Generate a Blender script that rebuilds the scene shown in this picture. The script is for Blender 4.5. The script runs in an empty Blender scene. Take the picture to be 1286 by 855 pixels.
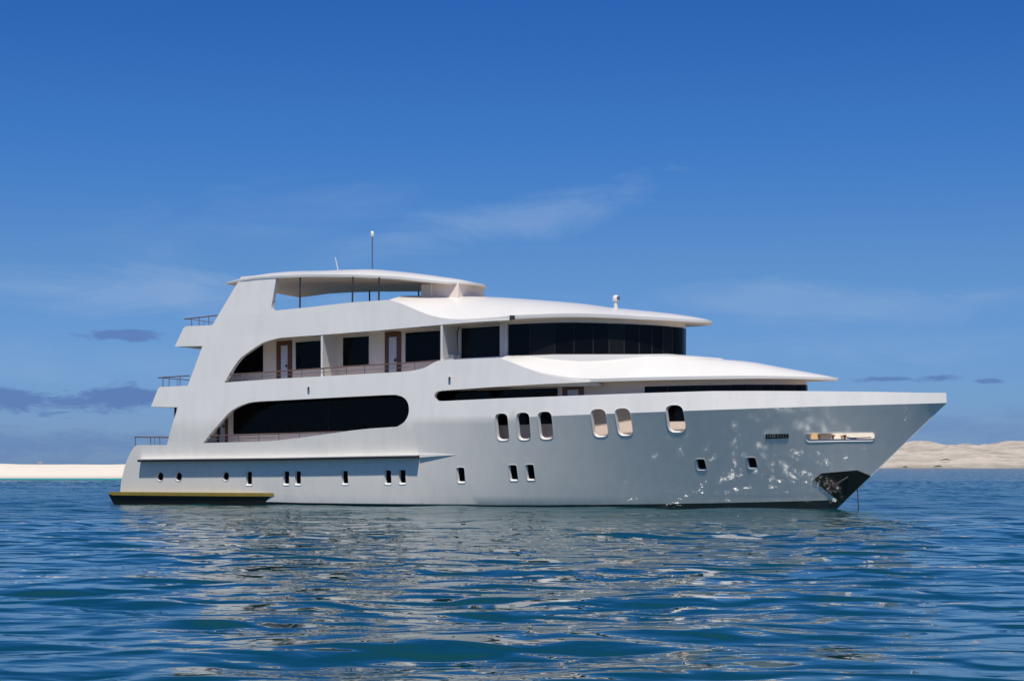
import bpy, bmesh, math, random
import numpy as np
from mathutils import Vector, Matrix
from mathutils.geometry import delaunay_2d_cdt
random.seed(7); rng = np.random.default_rng(11)
scene = bpy.context.scene
COL = scene.collection
R = math.radians

# ------------------------------------------------------------------ camera
F, HOR, EYE = 2210.0, 581.0, 2.08
cam_d = bpy.data.cameras.new('camera'); cam = bpy.data.objects.new('camera', cam_d); COL.objects.link(cam)
cam_d.sensor_width = 36; cam_d.lens = F / 1286 * 36
cam_d.shift_y = (HOR - 427.2) / 1286
cam_d.clip_start = .5; cam_d.clip_end = 20000
cam.location = (0, 0, EYE); cam.rotation_euler = (R(90), 0, 0)
scene.camera = cam

# ------------------------------------------------------------------ yacht placement
YAW = R(-21.4)
P0 = Vector((-18.96, 93.84, 0))
CY, SY = math.cos(YAW), math.sin(YAW)

# ------------------------------------------------------------------ sun and sky
s_loc = Vector((.185, -.445, .876)).normalized()          # towards the sun, in the yacht's frame
s_w = Vector((CY * s_loc.x - SY * s_loc.y, SY * s_loc.x + CY * s_loc.y, s_loc.z))
SUN_EL = math.asin(s_w.z)
SUN_AZ = math.atan2(s_w.x, s_w.y)                       # clockwise from +Y
sun_d = bpy.data.lights.new('sun', 'SUN'); sun = bpy.data.objects.new('sun', sun_d); COL.objects.link(sun)
sun_d.energy = 4.4; sun_d.angle = R(1.7); sun_d.color = (1, .94, .86)
sun.rotation_euler = (-s_w).to_track_quat('-Z', 'Y').to_euler()

world = bpy.data.worlds.new('World'); scene.world = world; world.use_nodes = True
wn, wl_ = world.node_tree.nodes, world.node_tree.links
wn.clear()
def N(t, nodes, **kw):
    n = nodes.new(t)
    for k, v in kw.items(): setattr(n, k, v)
    return n
def mth(nodes, links, op, a, b=None, c=None, clamp=False):
    n = nodes.new('ShaderNodeMath'); n.operation = op; n.use_clamp = clamp
    for i, v in enumerate((a, b, c)):
        if v is None: continue
        if isinstance(v, (int, float)): n.inputs[i].default_value = v
        else: links.new(v, n.inputs[i])
    return n.outputs[0]
def mixc(nodes, links, fac, a, b, blend='MIX'):
    n = nodes.new('ShaderNodeMix'); n.data_type = 'RGBA'; n.blend_type = blend
    for i, v in ((0, fac), (6, a), (7, b)):
        if isinstance(v, (int, float)): n.inputs[i].default_value = v
        elif isinstance(v, tuple): n.inputs[i].default_value = (*v, 1) if len(v) == 3 else v
        else: links.new(v, n.inputs[i])
    return n.outputs[2]
def ramp(nodes, links, fac, stops, interp='LINEAR'):
    n = nodes.new('ShaderNodeValToRGB'); cr = n.color_ramp; cr.interpolation = interp
    while len(cr.elements) < len(stops): cr.elements.new(.5)
    for e, (p, c) in zip(cr.elements, stops):
        e.position = p; e.color = (*c, 1) if isinstance(c, tuple) else (c, c, c, 1)
    links.new(fac, n.inputs[0]); return n.outputs[0]

sky = N('ShaderNodeTexSky', wn, sky_type='NISHITA', sun_disc=False, sun_elevation=SUN_EL,
        sun_rotation=SUN_AZ, altitude=0, air_density=1.0, dust_density=.25, ozone_density=4.0)
tc = N('ShaderNodeTexCoord', wn); sep = N('ShaderNodeSeparateXYZ', wn)
wl_.new(tc.outputs['Generated'], sep.inputs[0])
X, Y, Z = sep.outputs
el = mth(wn, wl_, 'DIVIDE', mth(wn, wl_, 'ARCSINE', Z), math.pi / 2, clamp=True)      # 0 horizon .. 1 zenith
az = mth(wn, wl_, 'ARCTAN2', X, Y)                                                     # 0 straight ahead
tint = ramp(wn, wl_, el, [(0, (.26, .43, .90)), (.035, (.285, .47, .87)), (.07, (.30, .50, .82)),
                          (.11, (.21, .47, .86)), (.165, (.135, .395, .84)), (.26, (.10, .33, .80)), (.42, (.62, .72, .80)), (1, (.8, .85, .88))])
base = mixc(wn, wl_, 1.0, sky.outputs[0], tint, 'MULTIPLY')
def noise(nodes, links, vec, scale, detail=4, rough=.55, dist=0):
    n = N('ShaderNodeTexNoise', nodes); n.inputs['Scale'].default_value = scale
    n.inputs['Detail'].default_value = detail; n.inputs['Roughness'].default_value = rough
    n.inputs['Distortion'].default_value = dist
    links.new(vec, n.inputs['Vector']); return n.outputs[0]
cv = N('ShaderNodeCombineXYZ', wn); wl_.new(az, cv.inputs[0]); wl_.new(mth(wn, wl_, 'MULTIPLY', el, 6.0), cv.inputs[1])
nc = noise(wn, wl_, cv.outputs[0], 9, 7, .62, .6)
nf = noise(wn, wl_, cv.outputs[0], 30, 8, .68, .5)
def blob(px, py, rx, ry, soft, namp, rot=0.0):
    """a cloud at a direction of the sky: centre and radii in radians of azimuth and elevation"""
    ca, ce = math.atan((px - 643) / F), math.atan((HOR - py) / F)
    a = mth(wn, wl_, 'SUBTRACT', az, ca)
    e = mth(wn, wl_, 'SUBTRACT', mth(wn, wl_, 'MULTIPLY', el, math.pi / 2), ce)
    if rot:
        a2 = mth(wn, wl_, 'ADD', mth(wn, wl_, 'MULTIPLY', a, math.cos(rot)), mth(wn, wl_, 'MULTIPLY', e, math.sin(rot)))
        e = mth(wn, wl_, 'SUBTRACT', mth(wn, wl_, 'MULTIPLY', e, math.cos(rot)), mth(wn, wl_, 'MULTIPLY', a, math.sin(rot)))
        a = a2
    a = mth(wn, wl_, 'DIVIDE', a, rx / F); e = mth(wn, wl_, 'DIVIDE', e, ry / F)
    d = mth(wn, wl_, 'SQRT', mth(wn, wl_, 'ADD', mth(wn, wl_, 'POWER', mth(wn, wl_, 'ABSOLUTE', a), 2.0), mth(wn, wl_, 'POWER', mth(wn, wl_, 'ABSOLUTE', e), 2.0)))
    d = mth(wn, wl_, 'ADD', d, mth(wn, wl_, 'MULTIPLY', mth(wn, wl_, 'SUBTRACT', .5, nf if ry < 30 else nc), namp * 2.6))
    return mth(wn, wl_, 'DIVIDE', mth(wn, wl_, 'SUBTRACT', 1.0, d), soft, clamp=True)
def add_all(L):
    o = L[0]
    for q in L[1:]: o = mth(wn, wl_, 'MAXIMUM', o, q)
    return o
white = add_all([
    mth(wn, wl_, 'MULTIPLY', blob(640, 272, 230, 34, .9, 1.1, .13), .55),
    mth(wn, wl_, 'MULTIPLY', blob(722, 242, 70, 11, .9, .8, .1), .42),
    mth(wn, wl_, 'MULTIPLY', blob(90, 372, 360, 36, 1.0, 1.3), .62),
    mth(wn, wl_, 'MULTIPLY', blob(1000, 384, 360, 30, 1.0, 1.3, -.03), .42),
    mth(wn, wl_, 'MULTIPLY', blob(1240, 378, 110, 12, 1.0, 1.0), .5),
    mth(wn, wl_, 'MULTIPLY', blob(120, 455, 300, 30, 1.0, 1.2), .28), mth(wn, wl_, 'MULTIPLY', blob(1120, 440, 260, 26, 1.0, 1.2), .26),
    mth(wn, wl_, 'MULTIPLY', blob(330, 290, 260, 55, 1.0, 1.6, .08), .22)])
wispy = mth(wn, wl_, 'MULTIPLY', white, ramp(wn, wl_, nc, [(.3, .25), (.7, .8)]))
base = mixc(wn, wl_, wispy, base, (3.0, 4.3, 6.6))
grey = add_all([
    mth(wn, wl_, 'MULTIPLY', blob(150, 424, 52, 7.5, .5, 1.3), .8),
    mth(wn, wl_, 'MULTIPLY', blob(40, 507, 130, 17, .5, 1.5), .85),
    mth(wn, wl_, 'MULTIPLY', blob(150, 501, 75, 17, .5, 1.3), .9),
    mth(wn, wl_, 'MULTIPLY', blob(60, 560, 330, 26, .9, 1.3), .5),
    mth(wn, wl_, 'MULTIPLY', blob(1112, 477, 36, 4.5, .5, 1.3), .8),
    mth(wn, wl_, 'MULTIPLY', blob(1180, 477, 32, 6, .5, 1.3), .85),
    mth(wn, wl_, 'MULTIPLY', blob(1240, 482, 18, 3.5, .5, 1.3), .75),
    mth(wn, wl_, 'MULTIPLY', blob(1190, 540, 260, 26, 1.0, 1.3), .35)])
base = mixc(wn, wl_, grey, base, (1.0, 1.9, 4.3))
bg = N('ShaderNodeBackground', wn); bg.inputs[1].default_value = .10
wl_.new(base, bg.inputs[0])
wo = N('ShaderNodeOutputWorld', wn); wl_.new(bg.outputs[0], wo.inputs[0])

scene.view_settings.view_transform = 'Standard'; scene.view_settings.look = 'None'
scene.view_settings.exposure = 0.06; scene.view_settings.gamma = 1
scene.cycles.use_denoising = True
scene.cycles.max_bounces = 8; scene.cycles.sample_clamp_indirect = 0; scene.cycles.blur_glossy = 3.5
scene.cycles.use_adaptive_sampling = False; scene.cycles.caustics_reflective = True

# ------------------------------------------------------------------ materials
def new_mat(name):
    m = bpy.data.materials.new(name); m.use_nodes = True
    nt = m.node_tree; return m, nt.nodes, nt.links, nt.nodes['Principled BSDF']
def simple(name, col, rough=.4, metal=0, spec=.5, coat=0, var=.0, bump=0.0, scale=3.0):
    m, n, l, b = new_mat(name)
    b.inputs['Base Color'].default_value = (*col, 1); b.inputs['Roughness'].default_value = rough
    b.inputs['Metallic'].default_value = metal; b.inputs['Specular IOR Level'].default_value = spec
    b.inputs['Coat Weight'].default_value = coat; b.inputs['Coat Roughness'].default_value = .06
    tcn = N('ShaderNodeTexCoord', n)
    if var:
        nz = noise(n, l, tcn.outputs['Object'], scale, 5, .6)
        lo = tuple(c * (1 - var) for c in col); hi = tuple(min(1, c * (1 + var)) for c in col)
        l.new(mixc(n, l, nz, lo, hi), b.inputs['Base Color'])
    if bump:
        bp = N('ShaderNodeBump', n); bp.inputs['Strength'].default_value = bump; bp.inputs['Distance'].default_value = .02
        l.new(noise(n, l, tcn.outputs['Object'], scale * 2, 3, .5), bp.inputs['Height']); l.new(bp.outputs[0], b.inputs['Normal'])
    return m

def hull_paint():
    m, n, l, b = new_mat('hull_paint')
    t = N('ShaderNodeTexCoord', n); sp = N('ShaderNodeSeparateXYZ', n); l.new(t.outputs['Object'], sp.inputs[0])
    x, y, z = sp.outputs
    f = mth(n, l, 'DIVIDE', mth(n, l, 'SUBTRACT', x, 18.0), 18.0)
    fwd = mth(n, l, 'MULTIPLY', mth(n, l, 'POWER', mth(n, l, 'MAXIMUM', f, 0.0), 2.0), .30)
    aft = mth(n, l, 'MULTIPLY', mth(n, l, 'POWER', mth(n, l, 'MAXIMUM', mth(n, l, 'MULTIPLY', f, -1.0), 0.0), 2.0), .30)
    line = mth(n, l, 'ADD', mth(n, l, 'ADD', fwd, aft), .085)
    wob = mth(n, l, 'MULTIPLY', mth(n, l, 'SUBTRACT', noise(n, l, t.outputs['Object'], .8, 3), .5), .03)
    below = mth(n, l, 'LESS_THAN', z, mth(n, l, 'ADD', line, wob))
    big = noise(n, l, t.outputs['Object'], .7, 4, .55)
    col = mixc(n, l, big, (.80, .762, .685), (.85, .815, .74))
    # faint vertical run-off streaks and weathering
    mp = N('ShaderNodeMapping', n); mp.inputs['Scale'].default_value = (1.6, 1.6, .3); l.new(t.outputs['Object'], mp.inputs[0])
    st = ramp(n, l, noise(n, l, mp.outputs[0], 1.6, 5, .6), [(.45, .0), (.75, 1.0)])
    col = mixc(n, l, mth(n, l, 'MULTIPLY', st, .20), col, (.55, .54, .50))
    cb = N('ShaderNodeCombineXYZ', n); l.new(x, cb.inputs[0]); l.new(z, cb.inputs[1])
    bk = N('ShaderNodeTexBrick', n); l.new(cb.outputs[0], bk.inputs['Vector']); bk.inputs['Scale'].default_value = 1.0
    bk.inputs['Brick Width'].default_value = 1.9; bk.inputs['Row Height'].default_value = 1.05; bk.inputs['Mortar Size'].default_value = .012
    bk.inputs['Color1'].default_value = (.945, .95, .955, 1); bk.inputs['Color2'].default_value = (1, 1, 1, 1); bk.inputs['Mortar'].default_value = (.95, .955, .96, 1)
    bk.inputs['Mortar Smooth'].default_value = 1.0
    col = mixc(n, l, .8, col, bk.outputs['Color'], 'MULTIPLY')
    scum = mth(n, l, 'MULTIPLY', mth(n, l, 'SUBTRACT', 1.0, mth(n, l, 'DIVIDE', mth(n, l, 'SUBTRACT', z, line), .45, clamp=True)), mth(n, l, 'MULTIPLY', noise(n, l, mp.outputs[0], 3, 4), .7))
    col = mixc(n, l, scum, col, (.38, .41, .37))
    col = mixc(n, l, below, col, (.012, .014, .016))
    l.new(col, b.inputs['Base Color'])
    b.inputs['Roughness'].default_value = .38
    b.inputs['Coat Weight'].default_value = 1.0; b.inputs['Coat Roughness'].default_value = .13; b.inputs['Coat IOR'].default_value = 1.75
    bp = N('ShaderNodeBump', n); bp.inputs['Strength'].default_value = .10; bp.inputs['Distance'].default_value = .02
    l.new(noise(n, l, t.outputs['Object'], .9, 2, .4), bp.inputs['Height']); l.new(bp.outputs[0], b.inputs['Normal'])
    return m
M = {}
M['hull'] = hull_paint()
M['white'] = simple('white_paint', (.69, .67, .635), .32, coat=.3, var=.035, bump=.15, scale=1.2)
M['wall'] = simple('cabin_wall', (.85, .71, .61), .5, var=.05, scale=1.5)
M['glass'] = simple('tinted_glass', (.003, .003, .004), .04, spec=.12, var=.3, scale=.8)
M['glass2'] = simple('tinted_glass_curtain', (.010, .010, .011), .05, spec=.12, var=.3, scale=.8)
M['steel'] = simple('rail_steel', (.30, .29, .29), .3, metal=.8)
M['toprail'] = simple('varnished_top_rail', (.13, .085, .07), .35, coat=.3)
M['darksteel'] = simple('dark_steel', (.05, .05, .05), .4, metal=.3)
M['wood'] = simple('varnished_wood', (.13, .05, .02), .4, coat=.1, var=.35, scale=6)
M['door'] = simple('door_leaf', (.60, .60, .66), .45, var=.03)
M['rubber'] = simple('black_rubber', (.012, .012, .013), .6)
M['soffit'] = simple('soffit_bounce_tint', (.78, .655, .55), .5, var=.04)  # cream stands in for warm light bounced up onto the eave undersides
M['deck'] = simple('deck_board', (.68, .60, .52), .6, var=.15, scale=4)
M['black'] = simple('black_paint', (.012, .013, .013), .45, var=.3)
M['olive'] = simple('yellow_fender', (.25, .18, .028), .5, var=.3, scale=2)
M['beigepad'] = simple('beige_canvas', (.62, .48, .28), .8, var=.1)
M['blue'] = simple('blue_rope', (.03, .05, .40), .7)
M['rust'] = simple('worn_brass', (.22, .13, .07), .5, metal=.4, var=.3)
M['chain'] = simple('chain_steel', (.08, .075, .07), .5, metal=.5)
M['anchorplate'] = simple('anchor_plate', (.012, .015, .013), .28, coat=.3, var=.4, scale=3, bump=.5)
M['silver'] = simple('polished_steel', (.6, .6, .6), .2, metal=1)

# ------------------------------------------------------------------ helpers
root = bpy.data.objects.new('yacht', None); COL.objects.link(root)
root.location = P0; root.rotation_euler = (0, 0, YAW)
root['label'] = 'large white three-deck motor yacht anchored on calm blue water in front of the sand islands'
root['category'] = 'yacht'

def link(name, me, mat, parent=root):
    o = bpy.data.objects.new(name, me); COL.objects.link(o)
    if mat: me.materials.append(mat)
    if parent is not None: o.parent = parent
    return o
def mesh_from(name, verts, faces, smooth=True, sharp=None):
    me = bpy.data.meshes.new(name); me.from_pydata([tuple(v) for v in verts], [], faces); me.update()
    bm = bmesh.new(); bm.from_mesh(me); bmesh.ops.recalc_face_normals(bm, faces=bm.faces)
    for f in bm.faces: f.smooth = smooth
    if sharp:
        for e in bm.edges:
            if len(e.link_faces) == 2 and e.calc_face_angle(0) > R(sharp): e.smooth = False
    bm.to_mesh(me); bm.free(); return me

def ray(u, v):
    d = Vector(((u - 643) / F, 1, -(v - HOR) / F)); o = Vector((0, 0, EYE)) - P0
    inv = lambda a: Vector((a.x * CY + a.y * SY, -a.x * SY + a.y * CY, a.z))
    return inv(o), inv(d)
def hit(u, v, fy, off=0.0):
    """where the line of sight through (u, v) of the photo meets the starboard surface y = -(fy + off)"""
    o, d = ray(u, v)
    g = lambda t: (o.y + d.y * t) + (fy(o.x + d.x * t, o.z + d.z * t) + off)
    t = 55.0; pg = g(t)
    while t < 125:
        t2 = t + .4; g2 = g(t2)
        if pg < 0 <= g2: break
        t, pg = t2, g2
    a, c = t, t + .4
    for _ in range(30):
        m = (a + c) / 2
        if g(m) < 0: a = m
        else: c = m
    p = o + d * c
    return (p.x, p.z)
def hits(pts, fy, off=0.0): return [hit(u, v, fy, off) for u, v in pts]

def crom(pts, n=5, closed=False):
    """smooth curve through the points"""
    P = [np.array(p, float) for p in pts]; out = []
    m = len(P); rng_ = range(m if closed else m - 1)
    for i in rng_:
        p1, p2 = P[i], P[(i + 1) % m]
        p0 = P[(i - 1) % m] if closed or i > 0 else 2 * p1 - p2
        p3 = P[(i + 2) % m] if closed or i + 2 < m else 2 * p2 - p1
        for k in range(n):
            t = k / n
            out.append(tuple(.5 * ((2 * p1) + (-p0 + p2) * t + (2 * p0 - 5 * p1 + 4 * p2 - p3) * t * t + (-p0 + 3 * p1 - 3 * p2 + p3) * t ** 3)))
    if not closed: out.append(tuple(P[-1]))
    return out
def resample(pts, step, closed=True):
    out = []; m = len(pts)
    for i in range(m if closed else m - 1):
        a, b = np.array(pts[i]), np.array(pts[(i + 1) % m]); L_ = np.linalg.norm(b - a)
        if L_ < 1e-4: continue
        k = max(1, int(math.ceil(L_ / step)))
        for j in range(k): out.append(tuple(a + (b - a) * j / k))
    if not closed: out.append(tuple(pts[-1]))
    return out
def inside(px, pz, poly):
    P = np.array(poly); x0, z0 = P[:, 0], P[:, 1]; x1, z1 = np.roll(x0, -1), np.roll(z0, -1)
    c = np.zeros(len(px), bool)
    for a, b_, c_, d in zip(x0, z0, x1, z1):
        if b_ == d: continue
        cond = ((b_ > pz) != (d > pz)); c ^= cond & (px < (c_ - a) * (pz - b_) / (d - b_) + a)
    return c

def sheet(name, outer, holes, fy, off=0.0, th=.1, grid=.5, creases=(), both=False, side=-1, res=.3, sharp=14):
    """a panel that follows the surface y = side*(fy(x,z)+off), th thick inward; outline and holes given as (x, z)"""
    outer = resample(outer, res); holes = [resample(h, res) for h in holes]
    V, E = [], []
    for poly in [outer] + holes:
        s = len(V); V += poly; E += [(s + i, s + (i + 1) % len(poly)) for i in range(len(poly))]
    for c in creases:
        c = resample(c, res, False); s = len(V); V += c; E += [(s + i, s + i + 1) for i in range(len(c) - 1)]
    A = np.array(V); lo, hi = A.min(0), A.max(0)
    gx, gz = np.meshgrid(np.arange(lo[0] + grid / 2, hi[0], grid), np.arange(lo[1] + grid / 2, hi[1], grid))
    G = np.stack([gx.ravel(), gz.ravel()], 1)
    if len(G):
        d = np.sqrt(((G[:, None, :] - A[None]) ** 2).sum(2)).min(1); G = G[d > grid * .4]
    V = [Vector(p) for p in V] + [Vector(p) for p in G]
    vs, es, fs, *_ = delaunay_2d_cdt(V, E, [], 0, 1e-5)
    q = np.array([[v.x, v.y] for v in vs])
    cen = np.array([q[list(f)].mean(0) for f in fs])
    ok = inside(cen[:, 0], cen[:, 1], outer)
    for h in holes: ok &= ~inside(cen[:, 0], cen[:, 1], h)
    fs = [f for f, k in zip(fs, ok) if k]
    n = len(q); pos, neg = [], []
    for x, z in q:
        h = fy(x, z) + off
        pos.append((x, side * h, z)); neg.append((x, side * max(h - th, .012), z))
    cnt = {}
    for f in fs:
        for i in range(len(f)):
            e = (f[i], f[(i + 1) % len(f)]); cnt[tuple(sorted(e))] = cnt.get(tuple(sorted(e)), []) + [e]
    rim = [e[0] for e in cnt.values() if len(e) == 1]
    faces = [tuple(f) for f in fs] + [tuple(i + n for i in reversed(f)) for f in fs] + [(a + n, b + n, b, a) for (a, b) in [(e[1], e[0]) for e in rim]]
    used = sorted({i for f in faces for i in f}); mp = {u: i for i, u in enumerate(used)}
    allv = pos + neg
    return mesh_from(name, [allv[u] for u in used], [tuple(mp[i] for i in f) for f in faces], True, sharp)

def quad_round(c4, r=.5, n=5):
    """rounded four-cornered outline; corners TL, TR, BR, BL"""
    c4 = [np.array(c, float) for c in c4]; out = []
    for i in range(4):
        p, a, b = c4[i], c4[i - 1], c4[(i + 1) % 4]
        L_ = min(np.linalg.norm(a - p), np.linalg.norm(b - p)) * r
        s = p + (a - p) / np.linalg.norm(a - p) * L_; e = p + (b - p) / np.linalg.norm(b - p) * L_
        for k in range(n + 1):
            t = k / n; out.append(tuple((1 - t) ** 2 * s + 2 * t * (1 - t) * p + t * t * e))
    return out
def grow(poly, k):
    P = np.array(poly); c = P.mean(0); return [tuple(c + (p - c) * k) for p in P]
def growm(poly, m):
    P = np.array(poly); c = P.mean(0); d = P - c; n = np.linalg.norm(d, axis=1, keepdims=True)
    return [tuple(p) for p in P + d / np.maximum(n, 1e-6) * m]

def tube(name, pts, r, mat, parent=root, n=8):
    pts = [Vector(p) for p in pts]; V, Fc = [], []
    for i, p in enumerate(pts):
        t = (pts[min(i + 1, len(pts) - 1)] - pts[max(i - 1, 0)]).normalized()
        a = t.cross(Vector((0, 0, 1)));
        if a.length < 1e-3: a = t.cross(Vector((1, 0, 0)))
        a.normalize(); b_ = t.cross(a)
        rr = r[i] if isinstance(r, (list, tuple)) else r
        for k in range(n):
            w = 2 * math.pi * k / n; V.append(p + a * math.cos(w) * rr + b_ * math.sin(w) * rr)
    for i in range(len(pts) - 1):
        for k in range(n): Fc.append((i * n + k, i * n + (k + 1) % n, (i + 1) * n + (k + 1) % n, (i + 1) * n + k))
    Fc += [tuple(range(n)), tuple((len(pts) - 1) * n + k for k in range(n))]
    return link(name, mesh_from(name, V, Fc, True, 40), mat, parent)
def box(name, lo, hi, mat, parent=root, bev=.01):
    bm = bmesh.new(); bmesh.ops.create_cube(bm, size=1)
    for v in bm.verts: v.co = Vector([(lo[i] + hi[i]) / 2 + v.co[i] * (hi[i] - lo[i]) for i in range(3)])
    if bev: bmesh.ops.bevel(bm, geom=bm.edges[:], offset=bev, segments=2, affect='EDGES', profile=.5)
    me = bpy.data.meshes.new(name); bm.to_mesh(me); bm.free(); return link(name, me, mat, parent)
def lathe(name, prof, c, mat, parent=root, n=20):
    V, Fc = [], []
    for r_, z in prof:
        for k in range(n): w = 2 * math.pi * k / n; V.append((c[0] + r_ * math.cos(w), c[1] + r_ * math.sin(w), c[2] + z))
    for i in range(len(prof) - 1):
        for k in range(n): Fc.append((i * n + k, i * n + (k + 1) % n, (i + 1) * n + (k + 1) % n, (i + 1) * n + k))
    Fc += [tuple(range(n)), tuple((len(prof) - 1) * n + k for k in range(n))]
    return link(name, mesh_from(name, V, Fc, True, 35), mat, parent)
def grid_mesh(name, rows, sharp=20, close=False):
    m = len(rows[0]); V = [p for r_ in rows for p in r_]; Fc = []
    for i in range(len(rows) - 1):
        for j in range(m if close else m - 1):
            Fc.append((i * m + j, i * m + (j + 1) % m, (i + 1) * m + (j + 1) % m, (i + 1) * m + j))
    if close: Fc += [tuple(range(m)), tuple((len(rows) - 1) * m + j for j in range(m))]
    me = mesh_from(name, V, Fc, True, sharp)
    bm = bmesh.new(); bm.from_mesh(me); bmesh.ops.remove_doubles(bm, verts=bm.verts, dist=1e-4)
    bmesh.ops.recalc_face_normals(bm, faces=bm.faces)
    for e in bm.edges:
        e.smooth = not (len(e.link_faces) == 2 and e.calc_face_angle(0) > R(sharp))
    bm.to_mesh(me); bm.free(); return me
def interp(pts):
    pts = sorted(pts); xs = [p[0] for p in pts]; zs = [p[1] for p in pts]
    return lambda x: float(np.interp(x, xs, zs))
def prism(name, plan, z0, z1, mat, parent=root, sharp=25):
    """closed plan outline [(x, y)] extruded; z0, z1 numbers or functions of x"""
    f0 = z0 if callable(z0) else (lambda x: z0); f1 = z1 if callable(z1) else (lambda x: z1)
    rows = [[(x, y, f0(x)) for x, y in plan], [(x, y, f1(x)) for x, y in plan]]
    return link(name, grid_mesh(name, rows, sharp, True), mat, parent)

# ------------------------------------------------------------------ hull form
LT, XS0, ZT = 41.27, 36.37, 4.77
def zk(x): return 4.02 + .0295 * max(0, min(x, LT) - 16)
def xs(z): return XS0 + (LT - XS0) * max(z, 0) / ZT if z < ZT else LT
def stern_f(x): return 1 - .05 * max(0, (9 - x) / 9) ** 2
def dk(x):
    t = max(0., min(1., (LT + .12 - x) / (LT - 19))); return 4.15 * (1 - (1 - t) ** 2.7) * stern_f(x)
def wlb(x):
    t = max(0., min(1., (XS0 - x) / (XS0 - 15))); return 3.72 * (1 - (1 - t) ** 1.36) * stern_f(x)
def hb(x, z):
    x = max(x, -3)
    k = zk(x); d = dk(x); w = wlb(x)
    if z >= k: return max(0, d - (.03 + .13 * max(0, min(1, (x - 22) / 10)) * max(0, min(1, (LT - x) / 3))) * (z - k))
    zs = max(0., (x - XS0) / (LT - XS0) * ZT)
    if z < 0 and x < XS0: return max(0, w * (1 + .25 * z))
    s = (z - zs) / max(k - zs, .05)
    if s <= 0: return 0.
    q = .72 + (1.0 - .72) * max(0, min(1, (x - 18) / 9))
    return w + (d - w) * ((s + .1) ** q - .1 ** q) / (1.1 ** q - .1 ** q)

# ------------------------------------------------------------------ outer side shell
H = lambda pts, off=0.0: hits(pts, hb, off)
stern_px = crom([(150.6, 631), (151, 617), (152.5, 603), (156.6, 586), (160, 576), (164.4, 567), (168.5, 561), (173, 558.4)], 3)
stern = H(stern_px)
crease1_px = crom([(488.6, 376.3), (505, 381.3), (522, 388.5), (543, 396.3), (570, 400.6), (600, 401.4), (640, 400.6)], 4)
crease2_px = crom([(628.7, 449.6), (645, 455.5), (660, 461.5), (682, 469), (705, 474), (722, 476.8), (740, 478.2)], 4)
low1_px = crom([(640, 401.6), (593, 404.4), (552, 407.6), (483, 413.9), (402.3, 420.2), (360, 423.3), (347.7, 424.9), (330.4, 429.8), (313, 441), (298.8, 452.8), (281.5, 480)], 4)
sill1_px = [(281.5, 480), (340, 475.7), (405, 472), (471, 468.4)] + crom([(490, 467.4), (514.5, 465.5), (531.8, 461.8), (541, 457), (549, 453), (557.7, 451.5)], 3) + [(600, 449.8)]
slot_px = [(740, 479.5), (729, 479.9), (688, 481.5), (620, 485.5), (569.5, 489)] + crom([(556, 490), (548.5, 491.6), (545.4, 496.8), (548.5, 502.3), (556, 503.2)], 4)
bulw_px = [(620, 500.2), (699.6, 497.2), (806, 493.2), (895.7, 490.6), (960, 490.4), (1017, 490.7), (1100, 491.6), (1150, 492.5)]
fly_px = crom([(346.2, 352), (343, 372), (340.9, 383.5), (341.6, 388.2), (346, 389.6)], 4)
outer = [(stern[0][0], -.5)] + stern + H([(209.5, 558.4), (223.4, 511), (189.4, 510.2), (198.6, 487.5), (201, 485.4), (235.7, 484), (254.3, 434), (219.5, 434.6),
                                         (230.5, 411.6), (233.5, 409.3), (266.6, 408), (299.4, 353), (303, 347), (346.4, 344)])
outer += H(fly_px) + H([(379.3, 386.4), (442.6, 379.3)]) + H(crease1_px) + H(low1_px) + H(sill1_px[1:]) + H(crease2_px) + H(slot_px) + H(bulw_px)
outer += [(LT - .02, 5.22), (LT, ZT)] + [(xs(z), z) for z in np.linspace(ZT - .25, 0, 18)] + [(XS0 - .4, -.5)]
lowbal_px = crom([(255, 555.8), (272.3, 534.7), (289.8, 516), (307.2, 507), (322, 504), (350, 502.4)], 4)[:-1] + [(350, 502.4), (430, 498.2), (485, 495.5)] + \
    crom([(497, 495.3), (506, 498.2), (511.8, 504.5), (513.6, 514), (511.8, 523), (507, 530), (498.8, 535.3)], 3) + \
    crom([(464, 537.7), (439, 540.4), (414.2, 544), (376.9, 549), (347, 552.6), (320, 554.2)], 3) + [(280, 555.2)]
big_holes = [H(lowbal_px)]
# open windows of the side deck (corners TL, TR, BR, BL)
mid_px = [[(621.3, 519), (637, 518.4), (640, 552.6), (624.5, 553.2)], [(647.8, 518), (664.3, 517.2), (667, 552), (650.8, 552.6)],
          [(674.6, 516.8), (692.3, 516), (695.4, 551), (678.2, 551.6)], [(741, 513.6), (760, 512.8), (764.4, 548), (745.8, 548.8)],
          [(771, 512.6), (790.4, 511.8), (795.6, 546.4), (776.8, 547.2)], [(834.8, 508.6), (857, 507.8), (862.2, 542.2), (839.8, 543)]]
mid_holes = [H(quad_round(q, .42, 5)) for q in mid_px]
slot_hole = H(quad_round([(1011.5, 543.6), (1098.3, 542.6), (1098.6, 553.2), (1012, 554.6)], .48, 6))
def rect_px(cx, cy, w, h, sl=0.0): return [(cx - w / 2 - sl, cy - h / 2), (cx + w / 2 - sl, cy - h / 2), (cx + w / 2 + sl, cy + h / 2), (cx - w / 2 + sl, cy + h / 2)]
small_px = [rect_px(312.6, 600.5, 8, 17.5), rect_px(359.3, 600, 8, 17.5), rect_px(374, 600, 8, 17.5), rect_px(433, 599.5, 8.4, 17.5, .4),
            rect_px(487, 599, 9, 18, .4), rect_px(505, 598.6, 9, 18, .4), rect_px(578.8, 596.2, 10, 19.5, .8), rect_px(644.6, 593.4, 10.5, 20, 1.2),
            rect_px(666, 592.8, 10.5, 20, 1.2), rect_px(880.3, 583, 12, 14, 1.6), rect_px(944.2, 581, 12, 14, 1.6)]
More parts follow.
